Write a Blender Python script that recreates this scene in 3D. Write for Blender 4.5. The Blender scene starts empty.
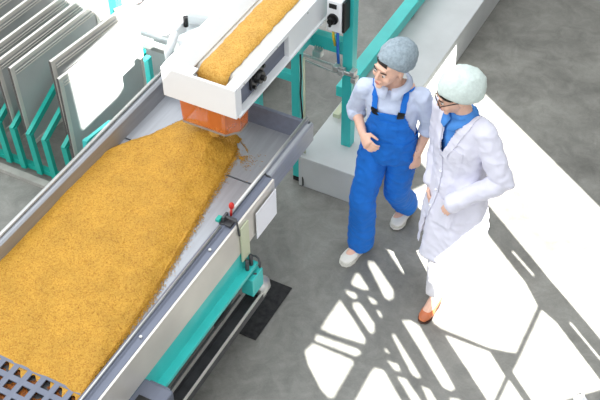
import bpy, bmesh, math, random
from mathutils import Vector, Matrix, noise
from mathutils.bvhtree import BVHTree
from mathutils.geometry import delaunay_2d_cdt
random.seed(7)
C = bpy.context.scene.collection
V = Vector

# ------------------------------------------------------------ materials
def lin(c):
    return tuple(((x/12.92) if x <= .04045 else ((x+.055)/1.055)**2.4) for x in c)
def mat(name, col, rough=.5, metal=0, var=.08, scale=12, bump=0, bscale=60, col2=None, stretch=None, spec=.5, alpha=1, trans=0, detail=4, sheen=0):
    """principled material whose colour wanders a little by 3D noise"""
    m = bpy.data.materials.new(name); m.use_nodes = True
    nt = m.node_tree; b = nt.nodes['Principled BSDF']
    b.inputs['Roughness'].default_value = rough; b.inputs['Metallic'].default_value = metal
    b.inputs['Specular IOR Level'].default_value = spec
    tc = nt.nodes.new('ShaderNodeTexCoord'); mp = nt.nodes.new('ShaderNodeMapping')
    if stretch: mp.inputs['Scale'].default_value = stretch
    nt.links.new(tc.outputs['Object'], mp.inputs['Vector'])
    n = nt.nodes.new('ShaderNodeTexNoise'); n.inputs['Scale'].default_value = scale; n.inputs['Detail'].default_value = detail
    nt.links.new(mp.outputs['Vector'], n.inputs['Vector'])
    r = nt.nodes.new('ShaderNodeValToRGB')
    c = lin(col); d = lin(col2) if col2 else tuple(x*(1-var*2) for x in c)
    e = r.color_ramp.elements
    e[0].position = .35; e[0].color = (*d, 1); e[1].position = .65; e[1].color = (*c, 1)
    nt.links.new(n.outputs['Fac'], r.inputs['Fac']); nt.links.new(r.outputs['Color'], b.inputs['Base Color'])
    if bump:
        n2 = nt.nodes.new('ShaderNodeTexNoise'); n2.inputs['Scale'].default_value = bscale; n2.inputs['Detail'].default_value = 3
        nt.links.new(mp.outputs['Vector'], n2.inputs['Vector'])
        bp = nt.nodes.new('ShaderNodeBump'); bp.inputs['Strength'].default_value = bump; bp.inputs['Distance'].default_value = .005
        nt.links.new(n2.outputs['Fac'], bp.inputs['Height']); nt.links.new(bp.outputs['Normal'], b.inputs['Normal'])
    if alpha < 1: b.inputs['Alpha'].default_value = alpha
    if trans: b.inputs['Transmission Weight'].default_value = trans
    if sheen: b.inputs['Sheen Weight'].default_value = sheen
    return m

M = {}
M['steel'] = mat('brushed_steel', (.66,.67,.69), .40, .55, .06, 6, .05, 90, stretch=(8,.6,8))
M['steel_grey'] = mat('grey_steel', (.45,.47,.53), .5, .35, .06, 5, stretch=(6,.5,6))
M['steel_dark'] = mat('dull_dark_steel', (.34,.34,.35), .5, .5, .15, 9)
M['alu'] = mat('aluminium', (.80,.80,.79), .35, .7, .05, 8)
M['white'] = mat('white_enamel', (.93,.935,.94), .35, 0, .02, 4)
M['teal'] = mat('teal_enamel', (.24,.78,.76), .3, 0, .05, 5)
M['teal_dark'] = mat('green_teal_enamel', (.08,.64,.58), .4, 0, .06, 5)
M['black'] = mat('black_plastic', (.06,.06,.065), .4, 0, .1, 20)
M['rubber'] = mat('black_rubber', (.10,.10,.11), .8, 0, .3, 40, .4, 120)
M['belt'] = mat('pale_belt', (.86,.84,.80), .6, 0, .04, 10)
M['card'] = mat('white_card', (.95,.95,.97), .5, 0, .01, 5)
M['cream'] = mat('cream_paint', (.80,.82,.70), .5, 0, .05, 6)
M['pink'] = mat('faded_red', (.85,.60,.60), .5)
M['panel'] = mat('bright_sheet_steel', (.86,.84,.81), .35, .35, .05, 4)
M['seal'] = mat('grey_brown_edge', (.36,.34,.33), .6)
M['red'] = mat('red_plastic', (.78,.16,.13), .35, 0, .1, 20)
M['yellow'] = mat('yellow_sleeve', (.85,.75,.15), .5, 0, .05, 20)
M['bluewire'] = mat('blue_wire', (.12,.40,.75), .5, 0, .05, 20)
M['orange'] = mat('amber_plastic', (.93,.52,.26), .2, 0, .05, 8, alpha=.52)
M['screen'] = mat('steel_wire_cloth', (.72,.725,.72), .5, .2, .05, 4, .3, 400)
M['wood'] = mat('worn_frame', (.62,.58,.54), .6, 0, .1, 15)
M['kerb'] = mat('pale_kerb', (.66,.65,.62), .8, 0, .1, 10)
M['skin'] = mat('skin', (.93,.75,.66), .5, 0, .05, 25, spec=.3)
M['lips'] = mat('lips', (.80,.50,.46), .5, 0, .05, 40)
M['eye'] = mat('eye_white', (.88,.86,.84), .3, 0, .02, 40)
M['iris'] = mat('iris', (.12,.09,.07), .3, 0, .05, 40)
M['hair'] = mat('dark_brown_hair', (.18,.12,.09), .6, 0, .3, 80, .5, 200, stretch=(1,1,6))
M['shirt'] = mat('pale_blue_cotton', (.80,.84,.93), .85, 0, .04, 14, .15, 400)
M['blue'] = mat('royal_blue_drill', (.03,.44,.83), .8, 0, .08, 9, .2, 350)
M['blue_shirt'] = mat('sky_blue_cotton', (.30,.58,.90), .8, 0, .06, 20, .15, 400)
M['coat'] = mat('white_coat_cotton', (.885,.88,.935), .85, 0, .03, 8, .12, 300)
M['trouser'] = mat('white_trouser_cotton', (.86,.85,.87), .85, 0, .03, 8, .12, 300)
M['net_grey'] = mat('grey_hair_net', (.63,.69,.73), .8, 0, .12, 60, .8, 130)
M['net_pale'] = mat('pale_hair_net', (.84,.89,.87), .8, 0, .05, 60, .6, 130)
M['shoe'] = mat('white_leather', (.92,.91,.88), .5, 0, .04, 20)
M['tan'] = mat('tan_leather', (.80,.45,.28), .45, 0, .1, 20)
M['sole'] = mat('dark_sole', (.30,.20,.16), .7, 0, .1, 20)
M['hatch'] = mat('speckled_black_mat', (.10,.10,.11), .85, 0, .3, 30, .5, 120, col2=(.19,.19,.19))
M['wallpaint'] = mat('wall_paint', (.72,.72,.71), .8, 0, .03, 2)
M['plinth'] = mat('painted_concrete', (.80,.81,.81), .6, 0, .05, 3.5, .15, 30)

def concrete():
    m = bpy.data.materials.new('polished_concrete'); m.use_nodes = True
    nt = m.node_tree; b = nt.nodes['Principled BSDF']; L = nt.links.new
    tc = nt.nodes.new('ShaderNodeTexCoord')
    def nz(sc, det, lo, hi, rgh=.6, dist=0):
        n = nt.nodes.new('ShaderNodeTexNoise'); n.inputs['Scale'].default_value = sc; n.inputs['Detail'].default_value = det
        n.inputs['Roughness'].default_value = rgh; n.inputs['Distortion'].default_value = dist
        L(tc.outputs['Object'], n.inputs['Vector'])
        r = nt.nodes.new('ShaderNodeMapRange'); r.inputs['From Min'].default_value = .3; r.inputs['From Max'].default_value = .7
        r.inputs['To Min'].default_value = lo; r.inputs['To Max'].default_value = hi
        L(n.outputs['Fac'], r.inputs['Value']); return r.outputs['Result']
    a = nz(1.3, 6, .62, 1.22, .66, .8); c = nz(7, 6, .78, 1.16, .72, 1.0); d = nz(90, 3, .93, 1.05)
    m1 = nt.nodes.new('ShaderNodeMath'); m1.operation = 'MULTIPLY'; L(a, m1.inputs[0]); L(c, m1.inputs[1])
    m2 = nt.nodes.new('ShaderNodeMath'); m2.operation = 'MULTIPLY'; L(m1.outputs[0], m2.inputs[0]); L(d, m2.inputs[1])
    mx = nt.nodes.new('ShaderNodeVectorMath'); mx.operation = 'SCALE'; mx.inputs[0].default_value = lin((.535,.53,.505))
    L(m2.outputs[0], mx.inputs['Scale']); L(mx.outputs[0], b.inputs['Base Color'])
    L(nz(5, 5, .38, .6), b.inputs['Roughness']); b.inputs['Specular IOR Level'].default_value = .45
    return m
M['concrete'] = concrete()

def grain_mat(name, c1, c2, c3):
    m = bpy.data.materials.new(name); m.use_nodes = True
    nt = m.node_tree; b = nt.nodes['Principled BSDF']; L = nt.links.new
    tc = nt.nodes.new('ShaderNodeTexCoord')
    vo = nt.nodes.new('ShaderNodeTexVoronoi'); vo.inputs['Scale'].default_value = 170; L(tc.outputs['Object'], vo.inputs['Vector'])
    sp = nt.nodes.new('ShaderNodeSeparateColor'); L(vo.outputs['Color'], sp.inputs[0])
    r = nt.nodes.new('ShaderNodeValToRGB'); e = r.color_ramp.elements
    e[0].position = .0; e[0].color = (*lin(c3), 1); e[1].position = 1; e[1].color = (*lin(c1), 1)
    k = r.color_ramp.elements.new(.35); k.color = (*lin(c2), 1)
    L(sp.outputs[0], r.inputs['Fac'])
    n = nt.nodes.new('ShaderNodeTexNoise'); n.inputs['Scale'].default_value = 9; n.inputs['Detail'].default_value = 5
    L(tc.outputs['Object'], n.inputs['Vector'])
    mr = nt.nodes.new('ShaderNodeMapRange'); mr.inputs['From Min'].default_value = .3; mr.inputs['From Max'].default_value = .7
    mr.inputs['To Min'].default_value = .88; mr.inputs['To Max'].default_value = 1.08; L(n.outputs['Fac'], mr.inputs['Value'])
    s = nt.nodes.new('ShaderNodeVectorMath'); s.operation = 'SCALE'; L(r.outputs['Color'], s.inputs[0]); L(mr.outputs[0], s.inputs['Scale'])
    L(s.outputs[0], b.inputs['Base Color'])
    bp = nt.nodes.new('ShaderNodeBump'); bp.inputs['Strength'].default_value = .3; bp.inputs['Distance'].default_value = .003; bp.invert = True
    L(vo.outputs['Distance'], bp.inputs['Height']); L(bp.outputs['Normal'], b.inputs['Normal'])
    b.inputs['Roughness'].default_value = .6; b.inputs['Specular IOR Level'].default_value = .3
    return m
M['grain'] = grain_mat('millet_grain', (.77,.59,.22), (.72,.53,.17), (.64,.44,.12))
M['grain2'] = grain_mat('millet_grain_fresh', (.85,.67,.34), (.81,.61,.27), (.74,.52,.19))
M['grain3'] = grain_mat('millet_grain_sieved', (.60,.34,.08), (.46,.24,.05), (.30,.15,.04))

# ------------------------------------------------------------ mesh helpers
def box(bm, x0, x1, y0, y1, z0, z1, bev=0, mtx=None):
    vs = [bm.verts.new((x, y, z)) for x in (x0, x1) for y in (y0, y1) for z in (z0, z1)]
    fs = [bm.faces.new([vs[i] for i in f]) for f in ((0,1,3,2),(4,6,7,5),(0,4,5,1),(2,3,7,6),(0,2,6,4),(1,5,7,3))]
    if bev:
        es = list({e for f in fs for e in f.edges})
        r = bmesh.ops.bevel(bm, geom=es, offset=bev, segments=2, affect='EDGES', profile=.5)
        vs = list({v for f in r['faces'] for v in f.verts} | {v for v in vs if v.is_valid})
    if mtx: bmesh.ops.transform(bm, matrix=mtx, verts=vs)
    return vs
def bar(bm, a, b, w, h=None, up=(0,0,1)):
    """square bar from a to b, w wide, h high"""
    a = V(a); b = V(b); h = h or w; t = (b-a).normalized(); up = V(up)
    if abs(t.dot(up)) > .98: up = V((0,1,0))
    s = t.cross(up).normalized(); u = s.cross(t)
    vs = [bm.verts.new(p+s*(i*w/2)+u*(j*h/2)) for p in (a, b) for i, j in ((-1,-1),(1,-1),(1,1),(-1,1))]
    for f in ((3,2,1,0),(4,5,6,7),(0,1,5,4),(1,2,6,5),(2,3,7,6),(3,0,4,7)): bm.faces.new([vs[i] for i in f])
def tube(bm, pts, r, seg=10, cap=True):
    pts = [V(p) for p in pts]; rings = []
    ref = V((0,0,1))
    for i, p in enumerate(pts):
        t = (pts[min(i+1,len(pts)-1)]-pts[max(i-1,0)]).normalized()
        rf = ref if abs(t.dot(ref)) < .95 else V((1,0,0))
        s = t.cross(rf).normalized(); u = s.cross(t); rr = r[i] if isinstance(r, (list, tuple)) else r
        rings.append([bm.verts.new(p+(s*math.cos(a)+u*math.sin(a))*rr) for a in (2*math.pi*k/seg for k in range(seg))])
    for A, B in zip(rings, rings[1:]):
        for k in range(seg): bm.faces.new((A[k], A[(k+1)%seg], B[(k+1)%seg], B[k]))
    if cap: bm.faces.new(rings[0][::-1]); bm.faces.new(rings[-1])
def prism(bm, prof, axis, a, b):
    """closed 2D profile [(p,q)] swept along axis 'x','y' or 'z' from a to b"""
    mk = {'y': lambda p,q,t:(p,t,q), 'x': lambda p,q,t:(t,p,q), 'z': lambda p,q,t:(p,q,t)}[axis]
    A = [bm.verts.new(mk(p,q,a)) for p,q in prof]; B = [bm.verts.new(mk(p,q,b)) for p,q in prof]; n = len(prof)
    bm.faces.new(A); bm.faces.new(B[::-1])
    for i in range(n): bm.faces.new((A[i], B[i], B[(i+1)%n], A[(i+1)%n]))
def ell(bm, c, r, mtx=None, seg=20, rings=14):
    res = bmesh.ops.create_uvsphere(bm, u_segments=seg, v_segments=rings, radius=1)
    m = Matrix.Translation(c) @ Matrix.Diagonal((*r, 1))
    if mtx: m = mtx @ m
    bmesh.ops.transform(bm, matrix=m, verts=res['verts'])
    return res['verts']
def loft(bm, st, ref=(1,0,0), seg=20, mtx=None):
    """closed tube through stations (point, half width along ref, half depth); rounded ends"""
    P = [V(s[0]) for s in st]; ref = V(ref); rings = []; allv = []
    for i, s in enumerate(st):
        t = (P[min(i+1,len(P)-1)]-P[max(i-1,0)]).normalized()
        u = (ref-t*ref.dot(t)).normalized(); v = t.cross(u)
        rings.append([bm.verts.new(P[i]+u*math.cos(a)*s[1]+v*math.sin(a)*s[2]) for a in (2*math.pi*k/seg for k in range(seg))])
    for A, B in zip(rings, rings[1:]):
        for k in range(seg): bm.faces.new((A[k], A[(k+1)%seg], B[(k+1)%seg], B[k]))
    for R_, q, w, rv in ((rings[0], P[0], P[0]-P[1], True), (rings[-1], P[-1], P[-1]-P[-2], False)):
        s = st[0] if rv else st[-1]
        c = bm.verts.new(q+w.normalized()*min(s[1],s[2])*.55); allv.append(c)
        n = len(R_)
        for k in range(n):
            f = (R_[k], c, R_[(k+1)%n]) if not rv else (R_[(k+1)%n], c, R_[k])
            bm.faces.new(f)
    for r_ in rings: allv += r_
    if mtx: bmesh.ops.transform(bm, matrix=mtx, verts=allv)

def obj(name, bm, m, parent=None, smooth=False, bev=0, keep_normals=False):
    me = bpy.data.meshes.new(name)
    if not keep_normals: bmesh.ops.recalc_face_normals(bm, faces=bm.faces)
    bm.to_mesh(me); bm.free()
    o = bpy.data.objects.new(name, me); C.objects.link(o)
    me.materials.append(M[m] if isinstance(m, str) else m)
    if smooth: me.polygons.foreach_set('use_smooth', [True]*len(me.polygons))
    if bev:
        b = o.modifiers.new('bevel', 'BEVEL'); b.width = bev; b.segments = 2; b.limit_method = 'ANGLE'
    if parent:
        o.parent = parent; o.matrix_parent_inverse = Matrix.Translation(-parent.location)
    return o
def root(name, loc, label, cat, group=None):
    o = bpy.data.objects.new(name, None); C.objects.link(o); o.location = loc; o.empty_display_size = .1
    o['label'] = label; o['category'] = cat
    if group: o['group'] = group
    return o
def tag(o, label, cat, group=None, kind=None):
    o['label'] = label; o['category'] = cat
    if group: o['group'] = group
    if kind: o['kind'] = kind
    return o
def struct(o): o['kind'] = 'structure'; return o
NB = bmesh.new

def baked(name, bm, m, voxel, parent, smooth_it=6, post=None, solid=0, factor=.5):
    """fuse the overlapping lofts of bm into one continuous skin"""
    me = bpy.data.meshes.new('tmp'); bmesh.ops.recalc_face_normals(bm, faces=bm.faces); bm.to_mesh(me); bm.free()
    t = bpy.data.objects.new('tmp', me); C.objects.link(t)
    r = t.modifiers.new('r', 'REMESH'); r.mode = 'VOXEL'; r.voxel_size = voxel
    s = t.modifiers.new('s', 'SMOOTH'); s.iterations = smooth_it; s.factor = factor
    bpy.context.view_layer.update()
    ev = t.evaluated_get(bpy.context.evaluated_depsgraph_get())
    me2 = bpy.data.meshes.new_from_object(ev)
    bpy.data.objects.remove(t); bpy.data.meshes.remove(me)
    b2 = NB(); b2.from_mesh(me2); bpy.data.meshes.remove(me2)
    if post: post(b2)
    o = obj(name, b2, m, parent, smooth=True)
    if solid:
        q = o.modifiers.new('solid', 'SOLIDIFY'); q.thickness = solid; q.offset = 1
    return o
def bvh_of(o):
    b = NB(); b.from_mesh(o.data); t = BVHTree.FromBMesh(b); b.free(); return t
def ribbon(bm, tree, pts, w, off=.004, th=.004, n=24, side=(1,0,0)):
    """flat band laid on a surface through pts; returns nothing"""
    P = [V(p) for p in pts]; seg = []
    for i in range(n+1):
        f = i/n*(len(P)-1); k = min(int(f), len(P)-2); q = P[k].lerp(P[k+1], f-k)
        loc, nor, _, _ = tree.find_nearest(q); seg.append((loc, nor))
    rows = []
    for i, (l, nr) in enumerate(seg):
        t = (seg[min(i+1,n)][0]-seg[max(i-1,0)][0]).normalized(); s = nr.cross(t).normalized()
        row = []
        for sx in (-1, -.5, 0, .5, 1):
            q = l+s*sx*w/2; l2, n2, _, _ = tree.find_nearest(q)
            row.append((l2+n2*off, l2+n2*(off+th)))
        rows.append(row)
    lo = [[bm.verts.new(a) for a, b in r] for r in rows]; hi = [[bm.verts.new(b) for a, b in r] for r in rows]
    for i in range(n):
        for j in range(4):
            bm.faces.new((hi[i][j], hi[i][j+1], hi[i+1][j+1], hi[i+1][j])); bm.faces.new((lo[i][j], lo[i+1][j], lo[i+1][j+1], lo[i][j+1]))
        bm.faces.new((lo[i][0], hi[i][0], hi[i+1][0], lo[i+1][0])); bm.faces.new((lo[i][4], lo[i+1][4], hi[i+1][4], hi[i][4]))
    for i in (0, n):
        for j in range(4): bm.faces.new((lo[i][j], lo[i][j+1], hi[i][j+1], hi[i][j]))

# ------------------------------------------------------------ camera, sun, sky
F_PX = 1100.0
cd = bpy.data.cameras.new('camera'); cam = bpy.data.objects.new('camera', cd); C.objects.link(cam)
cd.sensor_width = 36; cd.lens = F_PX/600*36; cd.clip_end = 100
ri = V((0.88400570, 0.46737145, -0.00989179)); up = V((-0.32183920, 0.62381418, 0.71223268)); fw = V((-0.33904786, 0.62643419, -0.70187375))
cam.matrix_world = Matrix(((ri.x, up.x, -fw.x, 0), (ri.y, up.y, -fw.y, 0), (ri.z, up.z, -fw.z, 5.3), (0,0,0,1)))
bpy.context.scene.camera = cam
vs_ = bpy.context.scene.view_settings
vs_.view_transform = 'Standard'; vs_.look = 'None'; vs_.gamma = 1; vs_.use_curve_mapping = False; vs_.exposure = 0.22

SUN = V((.78, -.62, .78)).normalized()
sl = bpy.data.lights.new('sun', 'SUN'); so = bpy.data.objects.new('sun', sl); C.objects.link(so)
sl.energy = 26.0; sl.angle = math.radians(.22); sl.color = (1, .985, .95)
so.rotation_euler = SUN.to_track_quat('Z', 'Y').to_euler(); so.location = (6, -4, 8)

w = bpy.data.worlds.new('world'); bpy.context.scene.world = w; w.use_nodes = True
nt = w.node_tree; bg = nt.nodes['Background']
tc = nt.nodes.new('ShaderNodeTexCoord'); sx = nt.nodes.new('ShaderNodeSeparateXYZ'); nt.links.new(tc.outputs['Generated'], sx.inputs[0])
rr = nt.nodes.new('ShaderNodeValToRGB'); e = rr.color_ramp.elements
e[0].position = .0; e[0].color = (.55,.56,.56,1); e[1].position = 1; e[1].color = (1.15,1.2,1.25,1)
nt.links.new(sx.outputs['Z'], rr.inputs['Fac']); nt.links.new(rr.outputs['Color'], bg.inputs['Color'])
bg.inputs['Strength'].default_value = 1.85

# ------------------------------------------------------------ building shell with added sun-blocking walls
b = NB(); box(b, -14, 1.6, -4, 15, -.2, 0)
struct(obj('floor', b, 'concrete'))

# a wall added out of view masks the sun at x = 1.6; each opening below is
# given by where its sunlight lands on the floor (x, y)
WX = 1.6
def to_wall(p): return (p[1]-(WX-p[0])*.62/.78, WX-p[0])
def slab_with_holes(bm, outer, holes, x0, x1):
    pts = []; edges = []
    for poly in [outer]+holes:
        s = len(pts); pts += [V(p) for p in poly]; edges += [(s+i, s+(i+1)%len(poly)) for i in range(len(poly))]
    vv, ee, ff, *_ = delaunay_2d_cdt(pts, edges, [], 0, 1e-5)
    def inside(c, poly):
        r = False; n = len(poly)
        for i in range(n):
            (ax, ay), (bx, by) = poly[i], poly[(i+1)%n]
            if (ay > c[1]) != (by > c[1]) and c[0] < (bx-ax)*(c[1]-ay)/(by-ay)+ax: r = not r
        return r
    keep = []
    for f in ff:
        c = (sum(vv[i][0] for i in f)/len(f), sum(vv[i][1] for i in f)/len(f))
        if inside(c, outer) and not any(inside(c, h) for h in holes): keep.append(f)
    A = [bm.verts.new((x0, p[0], p[1])) for p in vv]; B = [bm.verts.new((x1, p[0], p[1])) for p in vv]
    cnt = {}
    for f in keep:
        bm.faces.new([A[i] for i in f]); bm.faces.new([B[i] for i in f][::-1])
        for i in range(len(f)):
            k = (f[i], f[(i+1)%len(f)]); cnt[k] = 1
    for (i, j) in list(cnt):
        if (j, i) not in cnt: bm.faces.new((A[i], B[i], B[j], A[j]))
    for v in A+B:
        if not v.link_faces: bm.verts.remove(v)
HOLES = [
    [(-1.972, 3.67), (-1.986, 3.593), (-1.928, 3.522), (-1.772, 3.39), (-1.705, 3.361), (-1.674, 3.377), (-1.679, 3.652), (-1.694, 3.669)],
    [(-1.982, 3.742), (-1.704, 3.757), (-1.669, 3.741), (-1.691, 3.704), (-1.972, 3.696)],
    [(-1.978, 4.061), (-1.982, 3.849), (-1.982, 3.795), (-1.91, 3.789), (-1.683, 3.811), (-1.694, 3.848), (-1.816, 3.944)],
    [(-1.896, 4.066), (-1.866, 4.091), (-1.833, 4.08), (-1.696, 3.98), (-1.672, 3.93), (-1.678, 3.9), (-1.71, 3.91), (-1.873, 4.032)],
    [(-1.985, 4.304), (-1.958, 4.308), (-1.842, 4.215), (-1.876, 4.198), (-1.962, 4.2), (-1.979, 4.22)],
    [(-1.983, 4.142), (-1.91, 4.152), (-1.881, 4.12), (-1.9, 4.101), (-1.957, 4.118)],
    [(-1.838, 4.161), (-1.773, 4.157), (-1.748, 4.134), (-1.781, 4.116)],
    [(-1.738, 4.084), (-1.712, 4.088), (-1.675, 4.053), (-1.689, 4.037)],
    [(-1.962, 4.434), (-1.917, 4.447), (-1.707, 4.285), (-1.679, 4.225), (-1.697, 4.188), (-1.739, 4.203), (-1.946, 4.402)],
    [(-1.566, 4.082), (-1.517, 4.108), (-1.443, 4.093), (-1.074, 3.761), (-1.087, 3.73), (-1.152, 3.736), (-1.334, 3.889)],
    [(-1.565, 3.976), (-1.305, 3.763), (-1.282, 3.742), (-1.3, 3.724), (-1.344, 3.734), (-1.572, 3.947)],
    [(-1.574, 3.85), (-1.511, 3.815), (-1.558, 3.816)],
    [(-1.519, 3.76), (-1.442, 3.766), (-1.405, 3.727), (-1.445, 3.715)],
    [(-1.416, 3.68), (-1.358, 3.694), (-1.198, 3.578), (-1.106, 3.509), (-1.172, 3.475), (-1.254, 3.548)],
    [(-1.56, 3.68), (-1.498, 3.687), (-1.3, 3.524), (-1.199, 3.438), (-1.553, 3.253), (-1.562, 3.388), (-1.568, 3.642)],
    [(-1.264, 3.686), (-1.201, 3.687), (-1.121, 3.618), (-1.04, 3.543), (-1.09, 3.517), (-1.172, 3.591)],
    [(-1.086, 3.683), (-1.032, 3.703), (-0.977, 3.692), (-0.931, 3.638), (-1.017, 3.593)],
    [(-1.285, 4.096), (-1.26, 4.1), (-0.988, 4.103), (-0.845, 3.977), (-0.844, 3.761), (-0.865, 3.751)],
    [(-0.825, 3.971), (-0.675, 3.849), (-0.589, 3.778), (-0.817, 3.659), (-0.824, 3.772)],
    [(-1.93, 4.611), (-1.986, 4.747), (-1.991, 5.135), (-1.841, 5.417), (-1.326, 4.995), (-0.985, 4.725), (-0.853, 4.579), (-0.847, 4.168), (-0.887, 4.155), (-0.999, 4.131), (-1.328, 4.135), (-1.381, 4.151), (-1.597, 4.38), (-1.69, 4.447), (-1.722, 4.44)],
    [(-0.829, 4.564), (-0.704, 4.503), (-0.292, 4.167), (-0.511, 3.95), (-0.615, 3.849), (-0.827, 4.028), (-0.826, 4.162)],
    [(-0.638, 4.555), (-0.327, 4.32), (-0.232, 4.247), (-0.238, 4.227), (-0.333, 4.301), (-0.644, 4.534)],
    [(-1.159, 4.959), (-0.957, 4.816), (-0.963, 4.794), (-1.164, 4.936)],
    [(-1.907, 5.465), (-1.668, 5.437), (-1.406, 5.239), (-0.838, 4.801), (-0.546, 4.585), (-0.364, 4.444), (-0.056, 4.21), (0.137, 4.85), (-0.703, 5.559), (-1.262, 5.951), (-1.886, 6.381), (-2.45, 6.77), (-2.45, 5.75), (-1.95, 5.40)],
]

W1 = (-1.2, 4.6, 1.0, 4.35)   # sun_mask_panel: y0, y1, z0, z1
UP = [(-4.42,4.52), (-4.42,5.0), (-4.5,5.25), (-4.5,9.0), (-7.2,9.0), (-7.2,5.85), (-5.05,5.6), (-5.05,4.99)]   # floor trace of an upper opening shaped to light the screens
b = NB()
ow = [(W1[0],W1[2]),(W1[1],W1[2]),(W1[1],W1[3]),(W1[0],W1[3])]
cl = [to_wall(p) for p in UP]
slab_with_holes(b, [(-7,0),(13,0),(13,11),(-7,11)], [ow, cl], WX, WX+.12)
struct(obj('sun_mask_wall', b, 'wallpaint'))  # unseen slab added to block the sun outside the openings
b = NB()
slab_with_holes(b, ow, [[to_wall(p) for p in h] for h in HOLES], WX+.05, WX+.06)
struct(obj('sun_mask_panel', b, 'white'))  # unseen panel, holes cut to cast the sun pattern on the floor
b = NB()
cy = [p[0] for p in cl]; cz = [p[1] for p in cl]
for (a, c) in zip(cl, cl[1:]+cl[:1]): bar(b, (WX+.06, *a), (WX+.06, *c), .05, .05, up=(1,0,0))
struct(obj('sun_mask_rim', b, 'white'))  # bars added out of view around the shaped upper opening
b = NB(); box(b, -3.2, WX-.005, 8.7, 8.85, 0, 7)  # unseen wall added to darken the floor at the back
struct(obj('back_shade_wall', b, mat('taupe_wall_paint', (.42,.40,.37), .8, 0, .03, 2)))
b = NB(); box(b, WX-.02, WX-.001, -7, 8.68, 0, .12)
struct(obj('baseboard_right', b, 'kerb'))

b = NB(); box(b, -2.64, -2.185, 4.86, 8.68, 0, .27, .006)
tag(obj('concrete_plinth', b, 'plinth'), 'long low pale grey concrete plinth running away behind the two workers', 'platform')
b = NB(); box(b, -9, -3.45, 4.01, 4.065, 0, .03)
tag(obj('kerb_strip', b, 'kerb'), 'thin pale kerb strip on the floor along the front of the sieve rack', 'kerb')
b = NB(); box(b, -2.47, -2.23, 3.53, 4.0, 0.0, .008, .002)
tag(obj('floor_mat', b, 'hatch'), 'square black speckled mat on the floor beside the machine leg', 'mat')
# ------------------------------------------------------------ vibrating tray
tr = root('grain_trough', (-2.85, 3.0, 0), 'long stainless steel trough full of golden grain on a teal frame', 'machine')
def floor_z(x, y): return .88
b = NB(); box(b, -3.33, -2.42, 2.27, 3.925, .865, .88); obj('trough_floor', b, 'steel', tr)
b = NB(); box(b, -3.33, -2.42, 3.935, 4.43, .868, .883); obj('inlet_floor', b, 'steel', tr)
pr = [(-2.45,.865),(-2.45,.88),(-2.38,1.0),(-2.345,1.006),(-2.335,.998),(-2.30,.998),(-2.300,.985),(-2.37,.985),(-2.438,.865)]
b = NB(); prism(b, pr, 'y', 1.5, 3.92); obj('side_wall', b, 'steel_grey', tr, bev=.002)  # darker steel paints in the shade on the sloping inner wall
b = NB(); box(b, -2.299, -2.285, 1.5, 3.92, .765, .999, .002); obj('outer_panel', b, 'panel', tr)  # paler steel paints in the light on the outer side
pr2 = [(-2.42,.868),(-2.42,.883),(-2.385,.90),(-2.375,1.01),(-2.35,1.02),(-2.345,1.0),(-2.325,1.0),(-2.315,.99),(-2.315,.86),(-2.325,.86),(-2.325,.98),(-2.36,.98),(-2.37,.868)]
b = NB(); prism(b, pr2, 'y', 3.935, 4.46); obj('side_wall', b, 'steel', tr, bev=.002)
b = NB(); tube(b, [(-2.36,3.56,1.018),(-2.36,4.46,1.018)], .011); tube(b, [(-2.36,1.5,1.014),(-2.36,3.45,1.014)], .006); obj('rim_tube', b, 'alu', tr, smooth=True)
pl = [(-3.33,.865),(-3.33,.88),(-3.345,.99),(-3.36,1.0),(-3.40,1.0),(-3.41,.99),(-3.41,.74),(-3.40,.74),(-3.395,.98),(-3.36,.985),(-3.35,.865)]
b = NB(); prism(b, pl, 'y', 1.5, 4.48); obj('side_wall', b, 'steel', tr, bev=.002)
b = NB(); tube(b, [(-3.385,1.5,1.008),(-3.385,4.46,1.008)], .009); tube(b, [(-3.43,1.5,.955),(-3.43,4.46,.955)], .012); obj('rim_tube', b, 'alu', tr, smooth=True)
b = NB(); prism(b, [(4.405,.87),(4.435,1.0),(4.46,1.0),(4.465,.86),(4.458,.86),(4.452,.985),(4.443,.985),(4.41,.86)], 'x', -3.36, -2.33); obj('end_wall', b, 'steel_grey', tr, bev=.002)
b = NB()
for k in range(3): box(b, -3.30+.0, -2.35, 3.5+k*.4, 3.54+k*.4, .80, .862)
box(b, -3.34, -2.34, 1.9, 4.4, .835, .862); obj('underframe', b, 'steel_dark', tr)
# perforated sieve plate at the near end
b = NB(); n = 11
X0, X1 = -3.33, -2.42; p = (X1-X0)/n; Y1 = 2.27
gx = [X0]; hole = .62
for i in range(n): gx += [X0+p*(i+(1-hole)/2), X0+p*(i+(1+hole)/2)]
gx.append(X1); rows = 9; gy = [Y1-rows*p]
for j in range(rows): gy += [Y1-rows*p+p*(j+(1-hole)/2), Y1-rows*p+p*(j+(1+hole)/2)]
gy.append(Y1)
for z in (.888, .880):
    g = {}
    for i in range(len(gx)-1):
        for j in range(len(gy)-1):
            if i%2 == 1 and j%2 == 1: continue
            q = []
            for a, c in ((i,j),(i+1,j),(i+1,j+1),(i,j+1)):
                if (a,c) not in g: g[a,c] = b.verts.new((gx[a], gy[c], z))
                q.append(g[a,c])
            b.faces.new(q)
obj('sieve_plate', b, 'steel_grey', tr)
# grain lying in the holes under the plate
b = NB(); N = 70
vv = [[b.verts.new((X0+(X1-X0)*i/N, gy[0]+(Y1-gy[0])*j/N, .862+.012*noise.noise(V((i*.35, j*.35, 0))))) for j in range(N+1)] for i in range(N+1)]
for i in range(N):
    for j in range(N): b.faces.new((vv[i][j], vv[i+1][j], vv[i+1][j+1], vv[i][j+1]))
tag(obj('sieved_grain', b, 'grain3', smooth=True), 'brown grain showing through the square holes of the sieve plate', 'grain', kind='stuff')
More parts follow.
